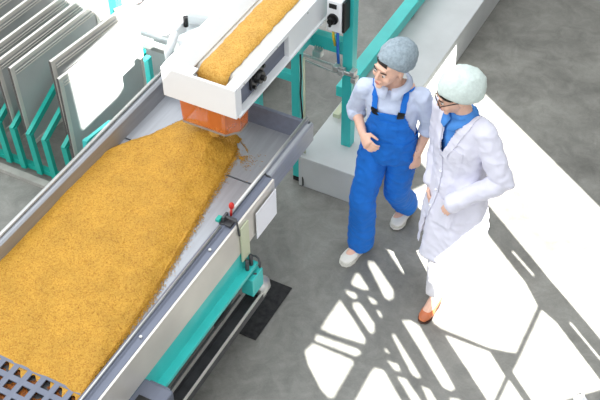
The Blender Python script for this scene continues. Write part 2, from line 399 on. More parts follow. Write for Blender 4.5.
# teal side beam (C section), leg, lower rail
b = NB(); prism(b, [(-2.30,.765),(-2.288,.765),(-2.288,.622),(-2.238,.622),(-2.238,.595),(-2.246,.595),(-2.246,.61),(-2.30,.61)], 'y', 2.42, 3.62); obj('side_beam', b, 'teal', tr, bev=.002)
b = NB(); prism(b, [(-3.40,.74),(-3.412,.74),(-3.412,.632),(-3.50,.632),(-3.50,.60),(-3.40,.60)], 'y', 1.6, 4.3); obj('side_beam', b, 'teal', tr, bev=.002)
for (x, y) in ((-2.40,3.45),(-3.44,4.2),(-3.44,2.2)):
    b = NB(); box(b, x-.04, x+.04, y-.045, y+.045, .0, .62, .004); obj('leg', b, 'steel_dark' if x > -3 else 'teal_dark', tr)
b = NB(); box(b, -2.283, -2.273, 3.515, 3.60, .70, .965, .002); obj('hanger_plate', b, 'cream', tr)
b = NB(); box(b, -2.30, -2.22, 3.52, 3.64, .42, .56, .005); obj('mounting_block', b, 'teal', tr)
b = NB()
for s in (-1, 1): tube(b, [(-2.262, 3.56+s*.022, .60), (-2.262, 3.56+s*.022, .70)], .012)
tube(b, [(-2.262+.045*math.cos(a), 3.60+.03*math.sin(a), .60+.05*math.sin(a*1.0)) for a in [k*.5 for k in range(12)]], .006)
obj('spring_mount', b, 'steel_dark', tr, smooth=True)
b = NB(); prism(b, [(-2.315,.36),(-2.305,.36),(-2.305,.315),(-2.225,.315),(-2.225,.36),(-2.215,.36),(-2.215,.30),(-2.315,.30)], 'y', 1.7, 3.66); obj('lower_rail', b, 'steel_dark', tr)
b = NB()
for x in (-2.31,-2.22): box(b, x-.006, x+.006, 1.7, 3.66, .355, .367)
obj('rail_lip', b, 'panel', tr)
b = NB()
tube(b, [(-2.265,3.62,.345),(-2.265,3.70,.345),(-2.265,3.735,.34)], [.058,.056,.03], 16); obj('rail_end_cap', b, 'alu', tr, smooth=True)
b = NB(); tube(b, [(-2.335,1.7,.47),(-2.335,3.5,.47)], .016); tube(b, [(-2.30,1.7,.42),(-2.30,3.5,.42)], .006)
for y in (2.6, 3.0, 3.4): box(b, -2.35, -2.30, y-.02, y+.02, .45, .50)
obj('tension_rod', b, 'steel_dark', tr, smooth=False)
b = NB(); box(b, -2.30, -2.12, 2.30, 2.56, .66, .76, .012); box(b, -2.27, -2.15, 2.5, 2.575, .69, .74, .004); obj('bearing_housing', b, 'steel_grey', tr)
b = NB(); box(b, -2.26, -2.16, 2.40, 2.46, .757, .764, .002); obj('housing_slot', b, 'black', tr)
for y in (1.95, 2.62, 3.28):
    b = NB(); tube(b, [(-2.325, y, 1.0), (-2.325, y, 1.008)], .009, 6); obj('bolt', b, 'alu', tr)
tc_ = root('toggle_clamp', (-2.33, 3.52, 1.0), 'small steel toggle clamp with a red knob on the trough rim', 'clamp')
b = NB(); box(b, -2.385, -2.31, 3.47, 3.54, 1.0, 1.014, .002); box(b, -2.37, -2.355, 3.48, 3.53, 1.01, 1.05, .002); tube(b, [(-2.365,3.505,1.04),(-2.29,3.505,1.03)], .008); tube(b, [(-2.29,3.505,1.03),(-2.275,3.50,.93)], .006); obj('clamp_body', b, 'steel_dark', tc_)
b = NB(); tube(b, [(-2.34,3.53,1.03),(-2.34,3.54,1.08)], .007); ell(b, (-2.34,3.543,1.095), (.016,.016,.024)); obj('knob', b, 'red', tc_, smooth=True)
b = NB(); box(b, -2.40, -2.375, 3.46, 3.50, 1.02, 1.04, .003); obj('clamp_pad', b, 'teal_dark', tc_)
b = NB(); box(b, -2.272, -2.268, 3.675, 3.905, .745, .945)
cd_ = obj('document_card', b, 'card'); tag(cd_, 'white blank card hanging on the outer side of the steel trough', 'card')

# ------------------------------------------------------------ grain pile
EDGE = [(2.2,-2.435),(2.5,-2.447),(2.91,-2.48),(3.3,-2.535),(3.74,-2.60),(3.95,-2.63),(4.10,-2.65),(4.19,-2.69)]
def xr(y):
    if y <= EDGE[0][0]: return EDGE[0][1]
    for (a, xa), (c, xc) in zip(EDGE, EDGE[1:]):
        if y <= c: return xa+(xc-xa)*(y-a)/(c-a)
    return EDGE[-1][1]
def pile(x, y):
    nz = noise.noise(V((x*14, y*14, 1)))*.012 + noise.noise(V((x*45, y*45, 3)))*.006
    d1 = xr(y)-x + nz + .06*max(0, min(1, (2.75-y)/.3))
    top = 4.275 - max(0, (-3.045-x))*1.45 - max(0, x+2.80)**2*2.2
    d2 = top-y + nz
    d3 = y-2.245+.03*noise.noise(V((x*9, 0, 7)))+.5*nz
    k = lambda d, s, m: m*(1-math.exp(-max(d, 0)*s/m)) if d > 0 else d*.3
    h = min(k(d1,.45,.055), k(d2,.5,.08), k(d3,.25,.04))
    r2 = (x+2.85)**2+(y-4.08)**2
    h += .095*math.exp(-r2/.05)*min(1,max(0,d2)*12)*min(1,max(0,d1)*7) if d2 > 0 and d1 > 0 else 0
    ridge = .004*math.sin((x*2.2+y*1.0)*9+2.5*noise.noise(V((x*3, y*3, 9))))
    return h + (ridge+noise.noise(V((x*28, y*28, 5)))*.0018+noise.noise(V((x*90, y*90, 2)))*.0012 if h > .008 else 0)
b = NB(); NX, NY = 190, 400
def ylo(x): return 2.235+.035*noise.noise(V((x*7, 0, 7)))+.018*math.sin(x*2*math.pi/((X1-X0)/n_h)+1.2)+.006*noise.noise(V((x*60, 1, 2)))
n_h = 11
def ytop(x): return 4.27-max(0, (-3.045-x))*1.45-max(0, x+2.80)**2*2.2+.012*noise.noise(V((x*30, 0, 4)))+.006*noise.noise(V((x*110, 0, 4)))
g = []
for i in range(NX+1):
    row = []
    for j in range(NY+1):
        y = 2.2+2.0*j/NY
        for _ in range(3):
            x = -3.345+(xr(y)+.010*noise.noise(V((0, y*24, 6)))+.006*noise.noise(V((0, y*90, 6)))+3.345)*i/NX
            y = ylo(x)+(ytop(x)-ylo(x))*j/NY
        row.append(b.verts.new((x, y, .882+max(0, pile(x, y)))))
    g.append(row)
for i in range(NX):
    for j in range(NY): b.faces.new((g[i][j], g[i+1][j], g[i+1][j+1], g[i][j+1]))
def kernel(bm, x, y, z, r):
    a = random.random()*6.28; s = [(math.cos(a)*r*1.3, math.sin(a)*r*1.3, 0), (-math.sin(a)*r, math.cos(a)*r, 0), (0,0,r*.8)]
    P = V((x,y,z)); vs = [bm.verts.new(P+V(q)*k) for q in s for k in (1,-1)]
    for f in ((0,2,4),(2,1,4),(1,3,4),(3,0,4),(2,0,5),(1,2,5),(3,1,5),(0,3,5)): bm.faces.new([vs[i] for i in f])
for k in range(5200):
    y = random.uniform(2.24, 4.27); e_ = min(.5, abs(random.gauss(0, .018)))
    x = xr(y)+e_-.012
    if x > -2.425: continue
    if y > 4.16: x = random.uniform(-3.2, -2.6); y = 4.24-max(0, (-2.95-x))*.9-max(0, x+2.80)**2*2.2+abs(random.gauss(0, .012))
    kernel(b, x, y, .8855+max(0, pile(x, y)), random.uniform(.002, .0034))
for k in range(900):
    x = random.uniform(-3.32, -2.45); y = random.uniform(2.3, 4.2); h = pile(x, y)
    if h > .01: kernel(b, x, y, .885+h, random.uniform(.0018, .003))
for k in range(160):
    a = random.uniform(-.9, .6); r = abs(random.gauss(0, .07)); x = -2.63+r*math.cos(a); y = 4.1+r*math.sin(a)
    if x < -2.43: kernel(b, x, y, .8865, .003)
gp = obj('grain_pile', b, 'grain', smooth=True, keep_normals=True)
tag(gp, 'spread of golden yellow grain filling the steel trough', 'grain', kind='stuff')

# ------------------------------------------------------------ belt conveyor above
bc = root('belt_conveyor', (-2.8, 4.9, 1.3), 'white boxed belt conveyor pouring grain into the trough', 'conveyor')
b = NB(); box(b, -3.03, -2.545, 3.972, 3.99, 1.30, 1.505, .003); obj('front_panel', b, 'white', bc)
b = NB(); box(b, -3.03, -3.015, 3.992, 6.6, 1.30, 1.49); prism(b, [(-3.03,1.505),(-2.985,1.505),(-2.915,1.437),(-2.915,1.429),(-2.99,1.492),(-3.03,1.491)], 'y', 3.99, 6.6); obj('side_panel', b, 'white', bc)
b = NB(); box(b, -2.60, -2.585, 3.99, 4.60, 1.31, 1.50); box(b, -2.60, -2.55, 4.60, 6.6, 1.31, 1.497)
box(b, -2.60, -2.545, 3.992, 6.6, 1.475, 1.505)
prism(b, [(-2.60,1.505),(-2.60,1.49),(-2.655,1.435),(-2.66,1.44)], 'y', 3.992, 6.6)
box(b, -2.62, -2.535, 3.992, 6.6, 1.298, 1.313)
box(b, -2.598, -2.548, 3.992, 4.04, 1.313, 1.475)
obj('side_panel', b, 'white', bc, bev=.0015)
b = NB(); box(b, -2.589, -2.581, 4.04, 4.60, 1.313, 1.475); obj('shaded_recess_plate', b, 'steel_grey', bc)  # grey plate puts the shade of the side recess into colour
b = NB(); box(b, -3.02, -2.60, 4.5, 6.6, 1.295, 1.305); obj('bottom_panel', b, 'white', bc)
b = NB(); box(b, -2.985, -2.86, 3.99, 4.10, 1.455, 1.465, .003); obj('corner_plate', b, 'white', bc)
b = NB()
pth = [(6.6,1.425),(4.20,1.425)]+[(4.20-.045*math.sin(t), 1.38+.045*math.cos(t)) for t in [k*math.pi/8 for k in range(1,9)]]+[(6.6,1.335)]
inn = [(y + (.006 if i < 2 else 0), z-.006) for i, (y, z) in enumerate(pth)]
L = [(b.verts.new((-2.93,y,z)), b.verts.new((-2.65,y,z))) for y, z in pth]
for q, r_ in zip(L, L[1:]): b.faces.new((q[0], q[1], r_[1], r_[0]))
o = obj('belt', b, 'belt', bc); s_ = o.modifiers.new('s', 'SOLIDIFY'); s_.thickness = .004
b = NB(); tube(b, [(-3.0,4.20,1.38),(-2.60,4.20,1.38)], .042, 20); obj('roller', b, 'steel_grey', bc, smooth=True)
b = NB(); tube(b, [(-2.925+.03*math.cos(a)-.02, 4.20+.045*math.sin(a), 1.452) for a in [math.pi*.5+k*math.pi/8 for k in range(9)]], .003, 6); obj('guard_edge', b, 'steel_dark', bc)
b = NB()
box(b, -2.585, -2.565, 4.18, 4.33, 1.345, 1.465, .008)
tube(b, [(-2.57,4.255,1.405),(-2.535,4.255,1.405)], [.045,.036], 18); tube(b, [(-2.54,4.255,1.405),(-2.515,4.255,1.405)], .017, 12)
for y in (4.20, 4.31):
    for z in (1.365, 1.445): tube(b, [(-2.57,y,z),(-2.548,y,z)], .012, 6)
obj('bearing', b, 'black', bc)
for k in range(7):
    y = 4.07+k*.38
    b = NB(); tube(b, [(-2.547, y, 1.487), (-2.541, y, 1.487)], .006, 6); obj('screw', b, 'alu', bc)
b = NB(); 
ch = [(-2.97,4.03),(-2.66,4.03),(-2.60,4.10),(-2.60,4.20),(-2.97,4.20)]
bo = [(-2.96,4.035),(-2.67,4.035),(-2.61,4.105),(-2.61,4.19),(-2.96,4.19)]
T = [b.verts.new((x,y,1.31)) for x,y in ch]; Bt = [b.verts.new((x,y,1.08)) for x,y in bo]
for i in range(5): b.faces.new((T[i], T[(i+1)%5], Bt[(i+1)%5], Bt[i]))
o = obj('chute_skirt', b, 'orange', bc); s_ = o.modifiers.new('s', 'SOLIDIFY'); s_.thickness = .006
b = NB()
for i in range(5): bar(b, (*bo[i],1.085), (*bo[(i+1)%5],1.085), .008, .012)
for i in range(5): bar(b, (*ch[i],1.285), (*ch[(i+1)%5],1.285), .010, .02)
obj('chute_band', b, 'wood', bc)
# grain riding on the belt and falling from its end
b = NB(); NU, NW = 420, 44
ps = [(6.5-2.33*k/330, 1.0) for k in range(331)]
rows_ = []
for k in range(NU+1):
    if k <= 380: y = 6.5-(6.5-4.19)*k/380; z = 1.43; ny, nz_ = 0, 1
    else:
        t = (k-380)/(NU-380)*math.pi*.72; y = 4.19-.06*math.sin(t); z = 1.375+.055*math.cos(t); ny, nz_ = -math.sin(t), math.cos(t)
    row = []
    for j in range(NW+1):
        u = j/NW; x = -2.893+.20*u
        edge = min(u, 1-u)
        h = .026*(1-math.exp(-edge*9))*1.15
        x += .006*noise.noise(V((y*22, 0 if u < .5 else 9, z*22)))*(1 if edge < .2 else 0)
        h += noise.noise(V((x*40, y*40, z*40)))*.002+noise.noise(V((x*110, y*110, z*110)))*.0012
        row.append(b.verts.new((x, y+ny*h, z+nz_*h)))
    rows_.append(row)
for A, B_ in zip(rows_, rows_[1:]):
    for j in range(NW): b.faces.new((A[j], A[j+1], B_[j+1], B_[j]))
tag(obj('grain_stream', b, 'grain2', smooth=True, keep_normals=True), 'band of golden grain riding on the conveyor belt and tipping off its end', 'grain', kind='stuff')
# grain falling inside the chute
b = NB()
tube(b, [(-2.79,4.125,1.33),(-2.79,4.12,1.25),(-2.79,4.115,1.12),(-2.79,4.11,1.0)], [.03,.035,.04,.04], 24)
for v in b.verts: v.co += V((noise.noise(v.co*40), noise.noise(v.co*40+V((5,5,5))), 0))*.008
for k in range(1500):
    z = random.uniform(.96, 1.3); a = random.random()*6.28; r = random.uniform(.035,.055)
    kernel(b, -2.79+r*2.4*math.cos(a), 4.115+r*.8*math.sin(a), z, .003)
tag(obj('falling_grain', b, 'grain2', smooth=False), 'column of grain falling inside the amber chute onto the pile', 'grain', kind='stuff')

# ------------------------------------------------------------ teal stand beside conveyor
sf = root('support_stand', (-2.6, 5.0, 0), 'teal tube stand with two uprights and cross beams beside the conveyor', 'stand')
b = NB(); box(b, -2.70, -2.64, 4.89, 4.95, .04, 1.295, .003); obj('upright', b, 'teal', sf)
b = NB(); box(b, -2.70, -2.64, 4.89, 4.95, 0, .04, .004); obj('foot', b, 'rubber', sf)
b = NB(); box(b, -2.435, -2.365, 5.095, 5.165, .27, 2.3, .003); obj('upright', b, 'teal', sf)
b = NB(); box(b, -3.01, -2.95, 4.89, 4.95, 0, 1.295, .003); obj('upright', b, 'teal', sf)
b = NB(); box(b, -2.95, -2.70, 4.895, 4.945, .86, .92, .003); obj('cross_beam', b, 'teal', sf)
b = NB(); box(b, -3.05, -2.435, 5.10, 5.16, 1.03, 1.13, .003); obj('cross_beam', b, 'teal', sf)
b = NB(); box(b, -2.70, -2.655, 4.95, 5.10, 1.06, 1.11, .003); obj('cross_beam', b, 'teal', sf)
b = NB()
tube(b, [(-2.75,5.08,.96),(-2.56,5.07,.955),(-2.40,5.06,.96)], .008); tube(b, [(-2.75,5.08,.92),(-2.50,5.07,.90),(-2.36,5.06,.92)], .006)
box(b, -2.63, -2.57, 5.05, 5.10, .985, 1.035, .006)
for k in range(4): tube(b, [(-2.62+k*.017,5.075,1.04),(-2.62+k*.017,5.075,1.06)], .005, 8)
obj('valve_block', b, 'alu', sf)
b = NB()
for x, z in ((-2.46,.95),(-2.42,.93),(-2.34,.95),(-2.33,.90)): box(b, x-.018, x+.018, 5.035, 5.09, z-.02, z+.02, .005)
tube(b, [(-2.47,5.06,.94),(-2.32,5.06,.93)], .009); tube(b, [(-2.33,5.06,.92),(-2.325,5.06,.80)], .007)
obj('air_fittings', b, 'alu', sf)
b = NB(); tube(b, [(-2.635,4.90,1.1),(-2.62,4.88,.95),(-2.63,4.885,.8),(-2.615,4.88,.62),(-2.63,4.885,.45),(-2.625,4.89,.2),(-2.60,4.85,.02)], .006, 8); obj('cable', b, 'black', sf, smooth=True)
b = NB(); tube(b, [(-2.60,4.88,1.1),(-2.60,4.88,.3)], .008, 8); obj('conduit', b, 'cream', sf, smooth=True)
b = NB(); tube(b, [(-2.48,5.05,1.27),(-2.475,5.04,1.2),(-2.465,5.05,1.13)], .009, 8); obj('cable', b, 'yellow', sf, smooth=True)
b = NB()
tube(b, [(-2.45,5.05,1.27),(-2.445,5.045,1.1),(-2.44,5.05,1.0)], .010, 8); obj('cable', b, 'bluewire', sf, smooth=True)
sb = root('switch_box', (-2.45, 5.07, 1.3), 'white isolator switch box with a black rotary knob on the teal upright', 'switch box')
b = NB(); box(b, -2.51, -2.405, 5.01, 5.09, 1.26, 1.49, .008); obj('housing', b, 'white', sb)
b = NB(); box(b, -2.404, -2.385, 5.01, 5.09, 1.27, 1.49, .004); obj('side_cover', b, 'black', sb)
b = NB(); tube(b, [(-2.462,5.01,1.36),(-2.462,4.995,1.36)], .036, 20); tube(b, [(-2.462,4.995,1.36),(-2.462,4.965,1.36)], .022, 14); box(b, -2.469, -2.455, 4.955, 4.97, 1.33, 1.39); obj('knob', b, 'black', sb)
b = NB(); box(b, -2.49, -2.44, 5.004, 5.012, 1.435, 1.465); obj('top_button', b, 'black', sb)
gr_ = root('guide_rail', (-2.62, 7, .27), 'teal square rail running along the left edge of the plinth', 'rail')
b = NB(); box(b, -2.675, -2.575, 5.50, 11.5, .32, .41, .004); obj('rail_beam', b, 'teal', gr_)
for y in (5.7, 6.7, 7.7):
    b = NB(); box(b, -2.635, -2.60, y-.03, y+.03, .27, .32); obj('rail_foot', b, 'rubber', gr_)
b = NB(); box(b, -2.60, -2.55, 5.3, 5.52, .30, .335, .003); obj('end_plate', b, 'cream', gr_)

# ------------------------------------------------------------ sieve rack
rk = root('sieve_rack', (-4.3, 4.6, 0), 'teal tube rack with upright dividers holding the sieve frames', 'rack')
xs = [-5.02,-4.855,-4.70,-4.55,-4.42,-4.28,-4.15,-3.985]
for x in xs:
    b = NB()
    bar(b, (x, 4.10, .04), (x-.02, 4.10, .40), .045, .03)
    bar(b, (x-.02, 4.09, .39), (x-.005, 4.50, .62), .03, .045)
    bar(b, (x-.005, 4.50, .62), (x+.035, 5.0, .62), .03, .03)
    bar(b, (x+.035, 5.0, .62), (x+.05, 5.0, .04), .03, .03)
    obj('divider', b, 'teal_dark', rk)
b = NB(); box(b, -5.3, -3.6, 4.11, 4.15, .03, .07); obj('base_bar', b, 'teal_dark', rk)
b = NB(); box(b, -5.3, -3.6, 4.98, 5.02, .03, .07); obj('base_bar', b, 'teal_dark', rk)
b = NB(); box(b, -3.64, -3.60, 4.60, 4.64, .0, .93, .003); obj('end_post', b, 'teal', rk)
b = NB(); bar(b, (-3.84,4.09,.0), (-3.84,4.14,.5), .035, .04); bar(b, (-3.84,4.13,.49), (-3.80,4.36,.50), .025, .025); obj('end_post', b, 'teal', rk)
def screen(x, y0, y1, z0, z1, yaw, lean, label, m='screen', fr='panel', inst=[]):
    t = root('sieve_screen', (x, y0, z0), label, 'sieve screen', 'sieve screens filed in the teal rack')
    mt = Matrix.Translation((x, y0, z0)) @ Matrix.Rotation(math.radians(yaw), 4, 'Z') @ Matrix.Rotation(math.radians(lean), 4, 'Y')
    l = y1-y0; h = z1-z0; w_ = .032
    b = NB()
    for a, c in (((0,0,w_/2),(0,l,w_/2)),((0,0,h-w_/2),(0,l,h-w_/2)),((0,w_/2,w_),(0,w_/2,h-w_)),((0,l-w_/2,w_),(0,l-w_/2,h-w_))): bar(b, a, c, .022, .030)
    bmesh.ops.transform(b, matrix=mt, verts=b.verts); obj('frame', b, fr, t, bev=.002)
    b = NB(); box(b, -.004, .004, w_, l-w_, w_, h-w_); bmesh.ops.transform(b, matrix=mt, verts=b.verts); obj('wire_cloth', b, m, t)
    b = NB()
    for k in range(2):
        q = [(.018, .05+k*.012, h-.012), (.018, l-.05-k*.01, h-.012)]
        tube(b, [(.017, .03, h-.045-k*.02), (.017, l-.03, h-.045-k*.02)], .004, 6)
    bmesh.ops.transform(b, matrix=mt, verts=b.verts); obj('clamp_wire', b, fr, t)
    b = NB(); box(b, -.010, .004, -.004, .0, 0, h); bmesh.ops.transform(b, matrix=mt, verts=b.verts); obj('edge_seal', b, 'seal', t)
    return t
screen(-3.94, 4.10, 4.88, .28, 1.0, -6, 0, 'white sunlit sieve screen, the nearest of all to the grain trough')
screen(-4.05, 4.20, 4.98, .28, 1.02, -6, -2, 'sieve screen directly behind the white one nearest the trough')
screen(-4.36, 4.14, 5.02, .22, .90, -4, -2, 'grey sieve screen standing third from the trough, after the wide gap')
screen(-4.47, 4.14, 5.05, .22, .90, -4, -3, 'grey sieve screen fourth from the trough, close behind the third')
screen(-4.62, 4.16, 5.12, .22, .88, -4, -3, 'grey sieve screen fifth from the trough in the row')
screen(-4.77, 4.16, 5.14, .22, .90, -3, -3, 'grey sieve screen sixth from the trough in the row')
screen(-4.93, 4.18, 5.18, .22, .92, -4, -4, 'grey sieve screen seventh from the trough, near the photo corner')
screen(-5.10, 4.2, 5.2, .22, .94, -3, -4, 'grey sieve screen eighth from the trough, in the photo corner')

# ------------------------------------------------------------ white machine behind the rack
wm = root('cleaning_machine', (-3.9, 5.5, 0), 'white grain cleaning machine with rollers standing behind the screens', 'machine')
b = NB(); box(b, -4.35, -3.35, 5.25, 6.3, 0, .55, .02); obj('body', b, 'white', wm)
b = NB(); box(b, -4.20, -3.72, 5.10, 5.24, .70, .80, .012); obj('top_beam', b, 'white', wm)
b = NB(); box(b, -4.0, -3.70, 4.98, 5.04, .66, .70, .006); obj('slotted_bar', b, 'alu', wm)
b = NB(); tube(b, [(-3.62,4.95,.78),(-3.50,5.2,.78)], .075, 24); tube(b, [(-3.50,5.2,.78),(-3.44,5.33,.78)], .05, 20); obj('motor', b, 'white', wm, smooth=False)
b = NB(); tube(b, [(-3.9,5.5,.66),(-3.35,5.6,.66)], .09, 24); obj('roller', b, 'white', wm, smooth=False)
b = NB(); tube(b, [(-3.58,4.80,.55),(-3.58,4.80,.86),(-3.62,4.95,.9)], .03, 14); obj('pipe', b, 'white', wm, smooth=True)
b = NB(); tube(b, [(-3.70,5.20,.78),(-3.70,5.20,.86)], .018, 12); obj('knob', b, 'black', wm)
b = NB(); bar(b, (-4.25,5.12,.79), (-4.10,5.25,.84), .014); obj('handle', b, 'pink', wm)
b = NB(); box(b, -4.32, -4.25, 5.15, 5.22, .55, .95, .004); obj('upright', b, 'teal', wm)
b = NB(); box(b, -4.3, -3.4, 5.62, 5.68, .78, .84, .004); obj('cross_tube', b, 'teal', wm)
for k, (x, y) in enumerate(((-4.15,5.14),(-3.77,5.14))):
    b = NB(); box(b, x-.025, x+.025, y-.025, y+.025, 0, .70, .003); obj('leg', b, 'white', wm)
b = NB(); tube(b, [(-3.58,4.80,0),(-3.58,4.80,.56)], .02, 10); tube(b, [(-3.56,5.08,0),(-3.56,5.08,.72)], .025, 10); obj('leg', b, 'white', wm)

b = NB(); n = 6
pp = [(-.395,4.02),(-.35,4.06),(-.315,4.035),(-.33,3.985),(-.375,3.975)]
A = [b.verts.new((x,y,.002+.012*(i%2))) for i,(x,y) in enumerate(pp)]; c = b.verts.new((-.355,4.015,.022))
for i in range(5): b.faces.new((A[i], A[(i+1)%5], c))
o = obj('paper_scrap', b, 'card'); s_ = o.modifiers.new('s','SOLIDIFY'); s_.thickness = .001
tag(o, 'small white paper scrap on the floor at the bottom right edge of the photo', 'paper')
# ------------------------------------------------------------ people
def dirm(face, pitch=0, roll=0):
    """rotation whose -Y looks along face (x, y), pitched down"""
    yaw = math.atan2(face[0], -face[1])
    return Matrix.Rotation(yaw, 4, 'Z') @ Matrix.Rotation(math.radians(pitch), 4, 'X') @ Matrix.Rotation(math.radians(roll), 4, 'Y')
def head_parts(bm, H, s=1.0):
    S = H @ Matrix.Scale(s, 4)
    ell(bm, (0,.012,.035), (.074,.093,.088), S)              # skull
    loft(bm, [((0,-.012,.05),.068,.072),((0,-.022,.0),.066,.070),((0,-.030,-.045),.054,.058),((0,-.040,-.085),.032,.040)], mtx=S)   # face to jaw
    ell(bm, (0,-.078,-.088), (.020,.016,.014), S)            # chin
    loft(bm, [((0,-.090,.022),.008,.008),((0,-.100,0),.009,.010),((0,-.108,-.020),.012,.013)], seg=10, mtx=S)  # nose
    ell(bm, (0,-.094,-.026), (.016,.010,.008), S)
    ell(bm, (0,-.086,.045), (.050,.012,.010), S)             # brow ridge
    for k in (-1, 1):
        ell(bm, (k*.038,-.068,-.022), (.024,.020,.020), S)   # cheek
        ell(bm, (k*.074,.010,-.005), (.009,.018,.030), S)    # ear
    ell(bm, (0,-.091,-.050), (.022,.010,.006), S); ell(bm, (0,-.089,-.060), (.019,.010,.006), S)
def face_bits(H, parent, s=1.0):
    S = H @ Matrix.Scale(s, 4)
    for k in (-1, 1):
        b = NB(); ell(b, (k*.031,-.085,.009), (.011,.008,.0048), S, 12, 8); e1 = obj('eye', b, 'eye', parent, smooth=True)
        b = NB(); ell(b, (k*.031,-.0925,.0085), (.0055,.003,.0048), S, 10, 6); obj('iris', b, 'iris', parent, smooth=True)
        b = NB(); loft(b, [((k*.014,-.096,.028),.003,.003),((k*.030,-.096,.034),.0032,.003),((k*.048,-.084,.030),.003,.003)], ref=(0,0,1), seg=8, mtx=S); obj('eyebrow', b, 'hair', parent, smooth=True)
    b = NB(); ell(b, (0,-.099,-.050), (.018,.004,.0035), S, 12, 8); ell(b, (0,-.097,-.058), (.014,.005,.0045), S, 12, 8); obj('lips', b, 'lips', parent, smooth=True)
def hand(bm, wrist, d, palm_n, side, curl=.5, s=1.0, spread=.12):
    """palm along d from wrist, palm_n = out of the palm, side = thumb side"""
    w0 = V(wrist); d = V(d).normalized(); n = V(palm_n); n = (n-d*n.dot(d)).normalized(); t = V(side); t = (t-d*t.dot(d)-n*t.dot(n)).normalized()
    loft(bm, [(w0-d*.03*s,.026*s,.020*s),(w0+d*.01*s,.030*s,.019*s),(w0+d*.05*s,.040*s,.016*s),(w0+d*.088*s,.040*s,.013*s)], ref=t, seg=14)
    for i, (o, L) in enumerate(((.030,.072),(.010,.080),(-.011,.074),(-.030,.060))):
        p = w0+d*.082*s+t*o*s; q = [p-d*.02*s]; dd = (d+t*o*spread*8*.3).normalized(); ang = 0
        for k, f in enumerate((.45,.32,.23)):
            ang += curl*(.9 if k == 0 else 1.1)
            v = dd*math.cos(ang)+n*math.sin(ang); q.append(q[-1]+v*(L*f+(.02 if k == 0 else 0))*s)
        rr_ = [.0095,.009,.008,.0068]
        loft(bm, [(a, r*s, r*s) for a, r in zip(q, rr_)], ref=t, seg=8)
    p = w0+d*.020*s+t*.026*s
    q = [p-t*.01*s, p+(t*.7+d*.55+n*.25)*.034*s, p+(t*.6+d*.9+n*.5).normalized()*.062*s, p+(t*.45+d*1.0+n*.75).normalized()*.082*s]
    loft(bm, [(a, r*s, r*s) for a, r in zip(q, (.014,.012,.010,.008))], ref=n, seg=8)
def limb(bm, pts, rs, ref=(1,0,0), sub=4, seg=18):
    st = []
    for k in range(len(pts)-1):
        a, c = V(pts[k]), V(pts[k+1])
        for i in range(sub): f = i/sub; st.append((a.lerp(c, f), rs[k][0]*(1-f)+rs[k+1][0]*f, rs[k][1]*(1-f)+rs[k+1][1]*f))
    st.append((V(pts[-1]), *rs[-1])); loft(bm, st, ref=ref, seg=seg)
def folds(bm, amp, fx=22, z0=None, z1=None, seed=0, vert=0, c=None):
    """cloth creases: push the surface in and out along its normals"""
    bm.normal_update()
    for v in bm.verts:
        p = v.co; q = V((p.x*fx+seed, p.y*fx, p.z*fx*.45))
        d = noise.noise(q)*amp+noise.noise(V((p.x*fx*1.6, p.y*fx*1.6+seed, p.z*fx*2.2)))*amp*.55
        d += (1-abs(noise.noise(V((p.x*fx*.8+p.z*9, p.y*fx*.8, p.z*fx*.9+seed)))))**4*amp*.5
        if vert and c and p.z < c[2]:
            a = math.atan2(p.y-c[1], p.x-c[0]); k = min(1, (c[2]-p.z)/.25)
            d += vert*k*math.sin(a*9+2*noise.noise(V((0, seed, p.z*3))))
        v.co = p+v.normal*d
def cap_net(name, H, c, r, m, parent, seed, s=1):
    S = H @ Matrix.Scale(s, 4); b = NB(); ell(b, c, r, None, 48, 34)
    b.normal_update()
    for v in b.verts:
        p = v.co; a = math.atan2(p.y-c[1], p.x-c[0])
        edge = max(0, 1-abs((p.z-(c[2]-r[2]*.75))/(r[2]*.9)))
        v.co += v.normal*(noise.noise(V((p.x*26+seed, p.y*26, p.z*26)))*.006+math.sin(a*22+3*noise.noise(p*20))*.0022*(.4+edge)+noise.noise(p*70)*.0022)
    low = c[2]-r[2]*.52
    # gather the open rim along a slanting line: low at the nape, high on the brow
    for v in list(b.verts):
        rim = RIM(v.co)
        if v.co.z < rim: 
            k = min(1, (rim-v.co.z)/.05); v.co.x *= 1-.22*k; v.co.y = c[1]+(v.co.y-c[1])*(1-.22*k); v.co.z = rim-(rim-v.co.z)*.15
    bmesh.ops.transform(b, matrix=S, verts=b.verts)
    return obj(name, b, m, parent, smooth=True)
def RIM(p): return .030 + max(-.105, min(.042, (-p.y)*.62))

def shoe(name, heel, toe_dir, L, m, parent, sole='shoe', w=.046, top=.075):
    d = V(toe_dir).normalized(); hz = V(heel); s = V((d.y, -d.x, 0)).normalized()
    b = NB()
    st = [(0,.026,.030,.036),(.18,.032,.038,.042),(.40,.034,.036,.036),(.62,.042,.028,.028),(.85,.040,.022,.022),(1.0,.024,.016,.017)]
    loft(b, [(hz+d*L*f+V((0,0,zc+.008)), a*w/.046, c) for f, a, c, zc in st], ref=s, seg=18)
    o = baked(name, b, m, .006, parent, 4)
    b = NB(); n = 20; lo = []; hi = []
    prof = [(-.03,0),(.0,.022),(.2,.031),(.45,.031),(.7,.043),(.9,.038),(1.0,.026),(1.06,0)]
    pts = [(f, a) for f, a in prof]+[(f, -a) for f, a in prof[-2:0:-1]]
    A = [b.verts.new(hz+d*L*f+s*a*w/.046+V((0,0,.001))) for f, a in pts]; B_ = [b.verts.new(hz+d*L*f+s*a*w/.046+V((0,0,.014))) for f, a in pts]
    b.faces.new(A); b.faces.new(B_[::-1])
    for i in range(len(pts)): b.faces.new((A[i], B_[i], B_[(i+1)%len(pts)], A[(i+1)%len(pts)]))
    q = obj('sole', b, sole, o)
    q.matrix_parent_inverse = Matrix(); q.parent = o
    return o

